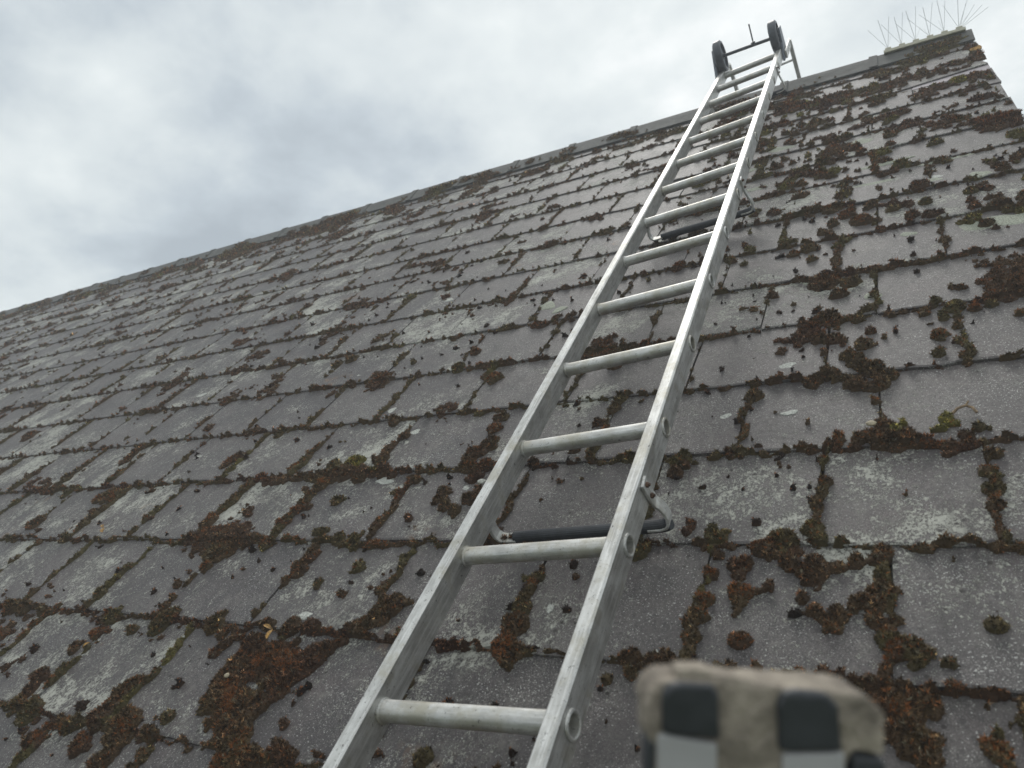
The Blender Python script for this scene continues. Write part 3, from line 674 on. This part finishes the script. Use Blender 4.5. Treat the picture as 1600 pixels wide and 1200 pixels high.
# leaves, pebble, twig
def leaf(u, v, n, parts, label, cat='leaf', grp='yellow leaves fallen on the moss'):
    mb = MB()
    for (du, dv, ang, L, wd) in parts:
        c, s = math.cos(ang), math.sin(ang); V = []; k = 6
        for i in range(k+1):
            t = i/k; w = wd*math.sin(math.pi*min(1, t*.95+.03))**.8; x = L*t; z = .014*math.sin(t*3)+.006
            for sg in (-1, 0, 1): V.append((du+x*c-sg*w*s, dv+x*s+sg*w*c, z+(.006 if sg else 0)))
        Vb = [(a, b, z-.002) for a, b, z in V]; m = len(V); F = []
        for i in range(k):
            for q in (0, 1):
                a = i*3+q; F.append((a, a+3, a+4, a+1)); F.append((m+a+1, m+a+4, m+a+3, m+a))
            F.append((i*3+3, i*3, m+i*3, m+i*3+3)); F.append((i*3+2, i*3+5, m+i*3+5, m+i*3+2))
        mb.add(V+Vb, F)
    o = mb.build('leaf', M_leaf, None, RM @ Matrix.Translation((u, v, n)), smooth=True)
    return tag(o, label, cat, grp)
leaf(-4.62, -5.08, .075, [(0, 0, 2.9, .13, .016), (0, 0, -1.35, .10, .024)], 'bent two-winged yellow leaf on the big brown moss mass left of the ladder')
leaf(-8.5, -3.90, .06, [(0, 0, 2.6, .11, .02), (0, 0, -.7, .11, .03)], 'yellow leaf caught on moss by the left picture edge')
leaf(-6.80, -5.42, .02, [(0, 0, 1.0, .07, .02)], 'small yellow leaf fragment lying on a bare slate joint')
def stone(u, v, n, r_, label, mat):
    bm = bmesh.new(); bmesh.ops.create_icosphere(bm, subdivisions=2, radius=r_)
    for q in bm.verts:
        q.co.x *= 1.3+.2*math.sin(q.co.y*90); q.co.z *= .6; q.co *= 1+.12*math.sin(q.co.x*130+q.co.y*80)
    me = bpy.data.meshes.new('pebble'); bm.to_mesh(me); bm.free(); me.materials.append(mat)
    me.polygons.foreach_set('use_smooth', [True]*len(me.polygons))
    o = link('pebble', me, None, RM @ Matrix.Translation((u, v, n))); return tag(o, label, 'pebble')
stone(-4.72, -5.52, .085, .020, 'cream pebble sunk in the big brown moss mass', M_pebble)
stone(-.37, -2.84, .07, .028, 'pale chip on the thick moss edge beside yellow-green buttons', M_pebble)
stone(-3.55, -3.28, .03, .034, 'white chip in the U-shaped moss ring against the left rail', M_lichen)
mb = MB(); mb.tube([(0, 0, .005), (.04, .03, .03), (.09, .05, .035), (.13, .03, .025), (.15, -.01, .01)], .010, 6); mb.tube([(.09, .05, .035), (.11, .08, .05)], .007, 5)
tag(mb.build('twig', M_twig, None, RM @ Matrix.Translation((.14, -2.70, 0)), smooth=True), 'curled pale twig lying between two yellow-green moss buttons', 'twig')
mb = MB(); r = random.Random(4)
mb.tube([(0, 0, .0), (.05, -.03, .04), (.12, -.02, .06), (.2, -.05, .03)], .005, 5); mb.tube([(.05, -.03, .04), (.09, .04, .07)], .004, 5)
tag(mb.build('twig', M_twig, None, RM @ Matrix.Translation((-.52, -5.33, .07)), smooth=True), 'thin straw stalk standing out of the moss above the padded cap', 'twig')

# ------------------------------------------------------------------ ladder
LO = Vector((-2.90691, -5.77024, .361765)); LD = Vector((-.0167035, .9997375, .0156799)); LW = Vector((.9966762, .0153977, .0799963)); LN = LW.cross(LD)
LM = RM @ Matrix(((LW.x, LD.x, LN.x, LO.x), (LW.y, LD.y, LN.y, LO.y), (LW.z, LD.z, LN.z, LO.z), (0, 0, 0, 1)))
TK, WI, NF, NB, RP = .1001, 1.13985, .1112, .1073, 1.22
NR0, NR1 = -2, 13; Y0, Y1 = NR0*RP-.45, NR1*RP+.30
ladder = empty('roof_ladder', LM @ Vector((WI/2, Y0, -NB)), 'long weathered aluminium roof ladder laid up the slates to the ridge', 'ladder'); reg(ladder)
SEG = 24
def dshape(r_):      # rung section: round below, flattened peak on the climbing side
    P2 = []
    for i in range(SEG):
        t = 2*math.pi*i/SEG; x, y = math.cos(t), math.sin(t)
        k = 1-.16*max(0, y)**2 - .04*max(0, -y)
        P2.append((r_*x*(1-.10*max(0, y)), r_*y*k*1.06))
    return P2     # (along, normal)
def rail(w0, w1, outer):
    """box rail with through-holes on both sides where the rungs enter"""
    mb = MB(); hole = dshape(.072); ch = .012; nf, nb = NF-ch, -NB+ch; half = (nf-nb)/2; mid = (nf+nb)/2
    ysc = [k*RP for k in range(NR0, NR1+1)]
    for w in (w0, w1):
        prev = Y0
        for yc in ysc+[None]:
            a = prev; b = (yc-half) if yc is not None else Y1
            mb.add([(w, a, nb), (w, b, nb), (w, b, nf), (w, a, nf)], [(0, 1, 2, 3)])
            if yc is None: break
            V = []
            for i in range(SEG):
                t = 2*math.pi*i/SEG; c, s = math.cos(t), math.sin(t); m = half/max(abs(c), abs(s)); V.append((w, yc+c*m, mid+s*m))
            for (x, y) in hole: V.append((w, yc+x, y))
            mb.add(V, [(i, (i+1) % SEG, SEG+(i+1) % SEG, SEG+i) for i in range(SEG)]); prev = yc+half
    for (a, b) in (((w0, nf), (w0+ch, NF)), ((w0+ch, NF), (w1-ch, NF)), ((w1-ch, NF), (w1, nf)), ((w1, nb), (w1-ch, -NB)), ((w1-ch, -NB), (w0+ch, -NB)), ((w0+ch, -NB), (w0, nb))):
        mb.add([(a[0], Y0, a[1]), (a[0], Y1, a[1]), (b[0], Y1, b[1]), (b[0], Y0, b[1])], [(0, 1, 2, 3)])
    for Y in (Y0, Y1):
        mb.add([(w0, Y, nf), (w0+ch, Y, NF), (w1-ch, Y, NF), (w1, Y, nf), (w1, Y, nb), (w1-ch, Y, -NB), (w0+ch, Y, -NB), (w0, Y, nb)], [tuple(range(8))])
    return mb.build('rail', M_rail, ladder, LM)
rail(-TK, 0, -1); rail(WI, WI+TK, 1)
def rung(yc, seed):
    mb = MB()
    def ring(w, r_): return [(w, yc+x, y) for x, y in dshape(r_)]
    # outside skin with swaged collars, flared lips beyond the rails, then the bore back in to a plug
    prof = [(WI+TK-.09, .054), (WI+TK+.012, .057), (WI+TK+.016, .066), (WI+TK+.012, .077), (WI+TK+.002, .079), (WI+TK-.004, .070), (WI+.004, .070)]
    prof = [(-(w-WI), r_) for w, r_ in prof]
    right = [(WI-w, r_) for w, r_ in prof]
    seq = prof+[(-.004, .070), (.004, .076), (.018, .076), (.024, .0655), (.06, .0635)]+[(WI-.06, .0635), (WI-.024, .0655), (WI-.018, .076), (WI-.004, .076), (WI+.004, .070)]+right[::-1]
    V = []
    for w, r_ in seq: V += ring(w, r_)
    n = len(seq); F = []
    for s in range(n-1):
        for j in range(SEG): F.append((s*SEG+j, s*SEG+(j+1) % SEG, (s+1)*SEG+(j+1) % SEG, (s+1)*SEG+j))
    F.append(tuple(range(SEG))); F.append(tuple((n-1)*SEG+j for j in range(SEG)))
    mb.add(V, F); return mb.build('rung', M_rung, ladder, LM, smooth=True)
for k in range(NR0, NR1+1): rung(k*RP, k)
# stand-off brackets: strip-steel arms bolted to the rails, ribbed rubber bar on the slates
def bracket(y, nbar, top=.08):
    prof = [(-.052, -.011), (.052, -.011), (.052, .011), (-.052, .011)]
    strap = None
    for sg, w in ((-1, -TK), (1, WI+TK)):
        b = nbar; R = .07; pts = [(0.013, top), (.013, -.08), (.016, -.13), (.030, b+.21), (.048, b+.15), (.055, b+.09), (.048, b+.045), (.025, b+.012), (-.02, b), (-.12, b)]
        # gentle rounding of the strip
        mb = MB(); mb.sweep([(w+sg*a, y+(-.05+.05*min(1, max(0, (.0-c)/.2))), c) for a, c in pts], prof, side=(0, 1, 0))
        arm = mb.build('bracket_arm', M_flat, ladder, LM, bevel=.004)
        for n_ in (top-.035, -.05):
            bo = MB(); bo.tube([(w+sg*.022, y-.05, n_), (w+sg*.04, y-.05, n_)], .020, 6); bo.tube([(w+sg*.038, y-.05, n_), (w+sg*.052, y-.05, n_)], .011, 8)
            bo.build('bolt', M_rust, arm, LM)
    a, b = -TK+.10, WI+TK+.03
    ribs = [(.047*(1+.03*(i % 2))*math.cos(2*math.pi*i/40), .047*(1+.03*(i % 2))*math.sin(2*math.pi*i/40)) for i in range(40)]
    mb = MB(); mb.sweep([(a, y, nbar), (b-.07, y, nbar), (b-.02, y, nbar+.006), (b+.01, y, nbar+.022)], ribs, side=(0, 1, 0)); mb.build('rubber_bar', M_rubber, ladder, LM, smooth=False)
bracket(1.78, -.37); bracket(7.74, -.40); bracket(14.25, -.42)
# nail / hook points on the climbing side of the rails
# ------------------------------------------------------------------ ridge hook with wheels
hook = empty('ridge_hook', LM @ Vector((WI/2, 16.6, -.1)), 'black wheeled ridge hook clamped to the top of the aluminium ladder', 'ladder hook'); reg(hook)
# cradle plates from rail ends up to the axle
YA = 16.0
def plate(w0, w1, pts, name, mat, holes=()):
    mb = MB(); n = len(pts)
    mb.add([(w0, a, b) for a, b in pts]+[(w1, a, b) for a, b in pts], [tuple(range(n)), tuple(range(2*n-1, n-1, -1))]+[(i, (i+1) % n, n+(i+1) % n, n+i) for i in range(n)])
    return mb.build(name, mat, hook, LM, bevel=.006)
plate(-.155, -.108, [(YA-.55, -.02), (YA-.40, -.09), (YA+.28, -.04), (YA+.40, .52), (YA+.02, .58), (YA-.16, .40)], 'cradle_plate', M_grey)
plate(WI+.108, WI+.155, [(YA-.45, -.12), (YA+.35, -.12), (YA+.36, .48), (YA-.05, .50), (YA-.10, .20)], 'cradle_plate', M_grey)
MB().tube([(-.15, YA, .40), (WI+.14, YA, .335)], .036, 12).build('axle', M_black, hook, LM, smooth=True)
def wheel(w, n_, r_=.34, th=.17):
    seg = 28; mb = MB()
    prof = [(-th/2, r_-.07), (-th/2, r_-.03), (-th/2+.025, r_), (th/2-.025, r_), (th/2, r_-.03), (th/2, r_-.07)]
    V, F = [], []
    for i in range(seg):
        t = 2*math.pi*i/seg
        for (a, b) in prof: V.append((w+a, YA+b*math.cos(t), n_+b*math.sin(t)))
    k = len(prof)
    for i in range(seg):
        for j in range(k): F.append((i*k+j, i*k+(j+1) % k, ((i+1) % seg)*k+(j+1) % k, ((i+1) % seg)*k+j))
    mb.add(V, F); wh = mb.build('wheel', M_black, hook, LM, smooth=True)
    mb = MB(); 
    mb.tube([(w-.03, YA, n_), (w+.03, YA, n_)], r_-.068, seg)
    mb.build('rim', M_grey, wh, LM)
    MB().tube([(w-.065, YA, n_), (w+.065, YA, n_)], .07, 14).build('hub', M_black, wh, LM, smooth=True)
wheel(.0, .40); wheel(WI+.03, .34)
MB().tube([(.72, YA, .37), (.725, YA, .48), (.735, YA+.02, .80)], .015, 8).build('locking_rod', M_black, hook, LM, smooth=True)
MB().tube([(.72, YA, .34), (.72, YA, .43)], .045, 10).build('rod_collar', M_black, hook, LM)
# perforated arms past the ridge, legs hooking down behind it
def flat_with_holes(w0, w1, ya, yb, n0, n1):
    mb = MB(); mb.box((w0, ya, n0), (w1, yb, n1)); arm = mb.build('hook_arm', M_flat, hook, LM, bevel=.005)
    for q in (.25, .45, .65):
        y = ya+(yb-ya)*q; MB().tube([(w0-.004, y, (n0+n1)/2), (w1+.004, y, (n0+n1)/2)], .022, 8).build('bolt', M_rust, arm, LM)
    return arm
flat_with_holes(-.062, -.030, YA+.31, 17.05, -.09, .06)
flat_with_holes(WI+.165, WI+.20, YA-.3, 17.05, -.11, .05)
for w in (-.045, WI+.185):
    mb = MB(); mb.sweep([(w, 16.98, .02), (w, 17.02, -.3), (w, 17.02, -1.15)], [(-.040, -.055), (.040, -.055), (.040, .055), (-.040, .055)], side=(1, 0, 0)); mb.build('hook_leg', M_flat, hook, LM, bevel=.006)
MB().tube([(-.045, 17.02, -.46), (WI+.185, 17.02, -.42)], .026, 8).build('cross_bar', M_flat, hook, LM, smooth=True)
MB().tube([(-.25, 17.02, -1.1), (WI+.35, 17.02, -1.1)], .05, 12).build('ridge_bar', M_rubber, hook, LM, smooth=True)
MB().tube([(-TK-.02, YA-.1, -.02), (WI+.2, YA-.1, -.02)], .018, 8).build('clamp_rod', M_flat, hook, LM, smooth=True)

# ------------------------------------------------------------------ bird spikes
spk = empty('bird_spike_strip', roof_pt(.7, 9.9, .16), 'cream bird spike strip with thin clear spikes on the ridge by the verge', 'bird spikes'); reg(spk)
VA, NA = 9.80, .150
upv = Vector((0, st, ct)); bk = Vector((0, ct, -st))
def at(u, up=0, back=0): q = Vector((u, VA, NA))+upv*up+bk*back; return q
mb = MB(); V, F = [], []
for u in (-.05, 1.36): V += [at(u, -.02, -.07), at(u, .05, -.055), at(u, .06, .10), at(u, -.03, .13)]
F = [(0,1,2,3), (7,6,5,4)]+[(i, (i+1) % 4, 4+(i+1) % 4, 4+i) for i in range(4)]
mb.add(V, F); mb.build('base_strip', M_cream, spk, RM, bevel=.008)
for i in range(6):
    u = .03+i*.245
    mb = MB(); mb.tube([at(u-.05, .075, .02), at(u+.06, .075, .02)], .045, 10); mb.build('spike_holder', M_cream, spk, RM, smooth=True)
    r = random.Random(i)
    for (a, up, b) in ((-.34, .60, .12), (.10, .62, -.10), (.02+r.uniform(-.1, .1), .50, .45), (-.1, .42, -.42)):
        a += r.uniform(-.04, .04); up += r.uniform(-.05, .05)
        if i == 5: a += .12
        MB().tube([at(u, .10, .02), at(u+a, .10+up, .02+b)], .0042, 5).build('spike', M_spike, spk, RM)
for (a, up) in ((.16, .55), (.30, .50), (.42, .46), (.52, .40)):
    MB().tube([at(1.27, .08, .05), at(1.27+a, .08+up, .1+a*.3)], .0042, 5).build('spike', M_spike, spk, RM)

# ------------------------------------------------------------------ padded cap close to the lens
CW = cam.matrix_world.copy()
def cpt(x, y, d): return CW @ Vector(((x-800)/CAM_P[0]*d, -(y-600)/CAM_P[0]*d, -d))
D0 = .27
s0 = D0/CAM_P[0]
org = cpt(1200, 1200, D0)
# upright frame: keeps the tilt the pole has as it stands in the hand-hold below the lens
PX = (cpt(1400, 1215, D0*1.02)-cpt(1000, 1195, D0)).normalized()
PZ = (org-roof_pt(.1, -7.2, -.02)); 
PZ = (cpt(1200, 1000, D0)-org).normalized()
PX = (PX-PZ*PX.dot(PZ)).normalized(); PY = PZ.cross(PX)
PM = Matrix((( PX.x, PY.x, PZ.x, org.x), (PX.y, PY.y, PZ.y, org.y), (PX.z, PY.z, PZ.z, org.z), (0, 0, 0, 1)))
mm = s0       # one photo pixel at that distance, in metres
foot = PM @ Vector((0, .03, -.62))
cap = empty('padded_ladder_end', foot, 'blurred worn beige padded ladder end with two dark rubber straps close to the lens', 'ladder end'); reg(cap)
def slab(pts, y0, y1, name, mat, bev, parent=cap, sub=True, seg=3, lumps=0.0, seed=0):
    mb = MB(); n = len(pts); V = [(a*mm, y0*mm, b*mm) for a, b in pts]+[(a*mm, y1*mm, b*mm) for a, b in pts]
    mb.add(V, [tuple(range(n)), tuple(range(2*n-1, n-1, -1))]+[(i, (i+1) % n, n+(i+1) % n, n+i) for i in range(n)])
    o = mb.build(name, mat, parent, PM, smooth=False, bevel=bev*mm, seg=seg)
    me = o.data
    if lumps:
        bm = bmesh.new(); bm.from_mesh(me); bmesh.ops.triangulate(bm, faces=bm.faces)
        bmesh.ops.subdivide_edges(bm, edges=bm.edges, cuts=3, use_grid_fill=True); bmesh.ops.subdivide_edges(bm, edges=bm.edges, cuts=1, use_grid_fill=True)
        from mathutils import noise as mn
        for v in bm.verts:
            q = v.co/mm; v.co += Vector((mn.noise(q*.02+Vector((seed, 0, 0))), mn.noise(q*.02+Vector((0, seed, 5))), mn.noise(q*.02+Vector((3, 9, seed)))))*lumps*mm + Vector((mn.noise(q*.07), mn.noise(q*.07+Vector((7, 1, 1))), mn.noise(q*.07+Vector((2, 5, 1)))))*lumps*.35*mm
        bm.to_mesh(me); bm.free()
    me.polygons.foreach_set('use_smooth', [True]*len(me.polygons))
    return o
# local x, z in hundredths of the pad's width; y is towards the viewer (negative)
slab([(-193, 58), (-194, 105), (-186, 128), (-170, 138), (-145, 142), (-90, 142), (-20, 132), (20, 128), (92, 124), (150, 112), (170, 98), (177, 78), (182, 16), (140, 22), (128, 4), (120, -60), (-184, -60), (-184, 40)], -6, 70, 'felt_pad', M_felt, 7, lumps=6, seed=2)
slab([(-145, 138), (-143, 157), (-100, 155), (-84, 150), (-70, 148), (-30, 138), (-8, 128), (-20, 122)], 0, 40, 'torn_edge', M_felt, 4, lumps=4, seed=4)
slab([(168, 74), (182, 88), (192, 76), (196, 58), (184, 60)], 6, 26, 'torn_edge', M_felt, 4, lumps=3, seed=5)
slab([(-172, 66), (-172, 126), (-162, 140), (-140, 144), (-96, 141), (-85, 128), (-82, 52)], -20, -2, 'rubber_strap', M_strap, 8, lumps=3, seed=7)
slab([(12, 34), (8, 106), (14, 124), (40, 127), (88, 121), (104, 104), (112, 30)], -20, -2, 'rubber_strap', M_strap, 8, lumps=3, seed=8)
slab([(-178, 62), (-170, 64), (-85, 46), (-85, -2300), (-178, -2300)], -16, 40, 'metal_bar', M_bar, 5)
slab([(18, 28), (116, 28), (118, -2300), (16, -2300)], -16, 40, 'metal_bar', M_bar, 5)
slab([(-194, 50), (-179, 50), (-179, -60), (-192, -60)], -8, 30, 'dark_corner', M_strap, 3)  # dark slab at the notch left of the pad
slab([(132, 20), (184, 12), (186, -60), (130, -60)], -12, 40, 'dark_corner', M_strap, 6)  # dark block under the felt at its right end
slab([(-184, -62), (170, -62), (170, -90), (-184, -90)], -3, 50, 'cross_plate', M_bar, 5)

# ------------------------------------------------------------------ added volume that imitates lens glare paling the far roof
def glare_veil():
    m = bpy.data.materials.new('lens_glare_volume'); m.use_nodes = True; t = m.node_tree; t.nodes.clear()
    o = t.nodes.new('ShaderNodeOutputMaterial'); v = t.nodes.new('ShaderNodeVolumePrincipled')
    v.inputs['Color'].default_value = (.93, .96, 1.0, 1); v.inputs['Density'].default_value = .019; v.inputs['Anisotropy'].default_value = .2
    t.links.new(v.outputs[0], o.inputs['Volume'])
    top = roof_pt(0, V_A, 0).z+.8
    x0, x1, y0, y1, z0, z1 = -405, 405, -405, 405, -1, top
    me = mesh('glare_veil', [(x0,y0,z0),(x1,y0,z0),(x1,y1,z0),(x0,y1,z0),(x0,y0,z1),(x1,y0,z1),(x1,y1,z1),(x0,y1,z1)],
              [(0,3,2,1),(4,5,6,7),(0,1,5,4),(1,2,6,5),(2,3,7,6),(3,0,4,7)], m)
    tag(link('glare_veil', me), label='added pale veil over the roof imitating lens glare', kind='stuff')
glare_veil()
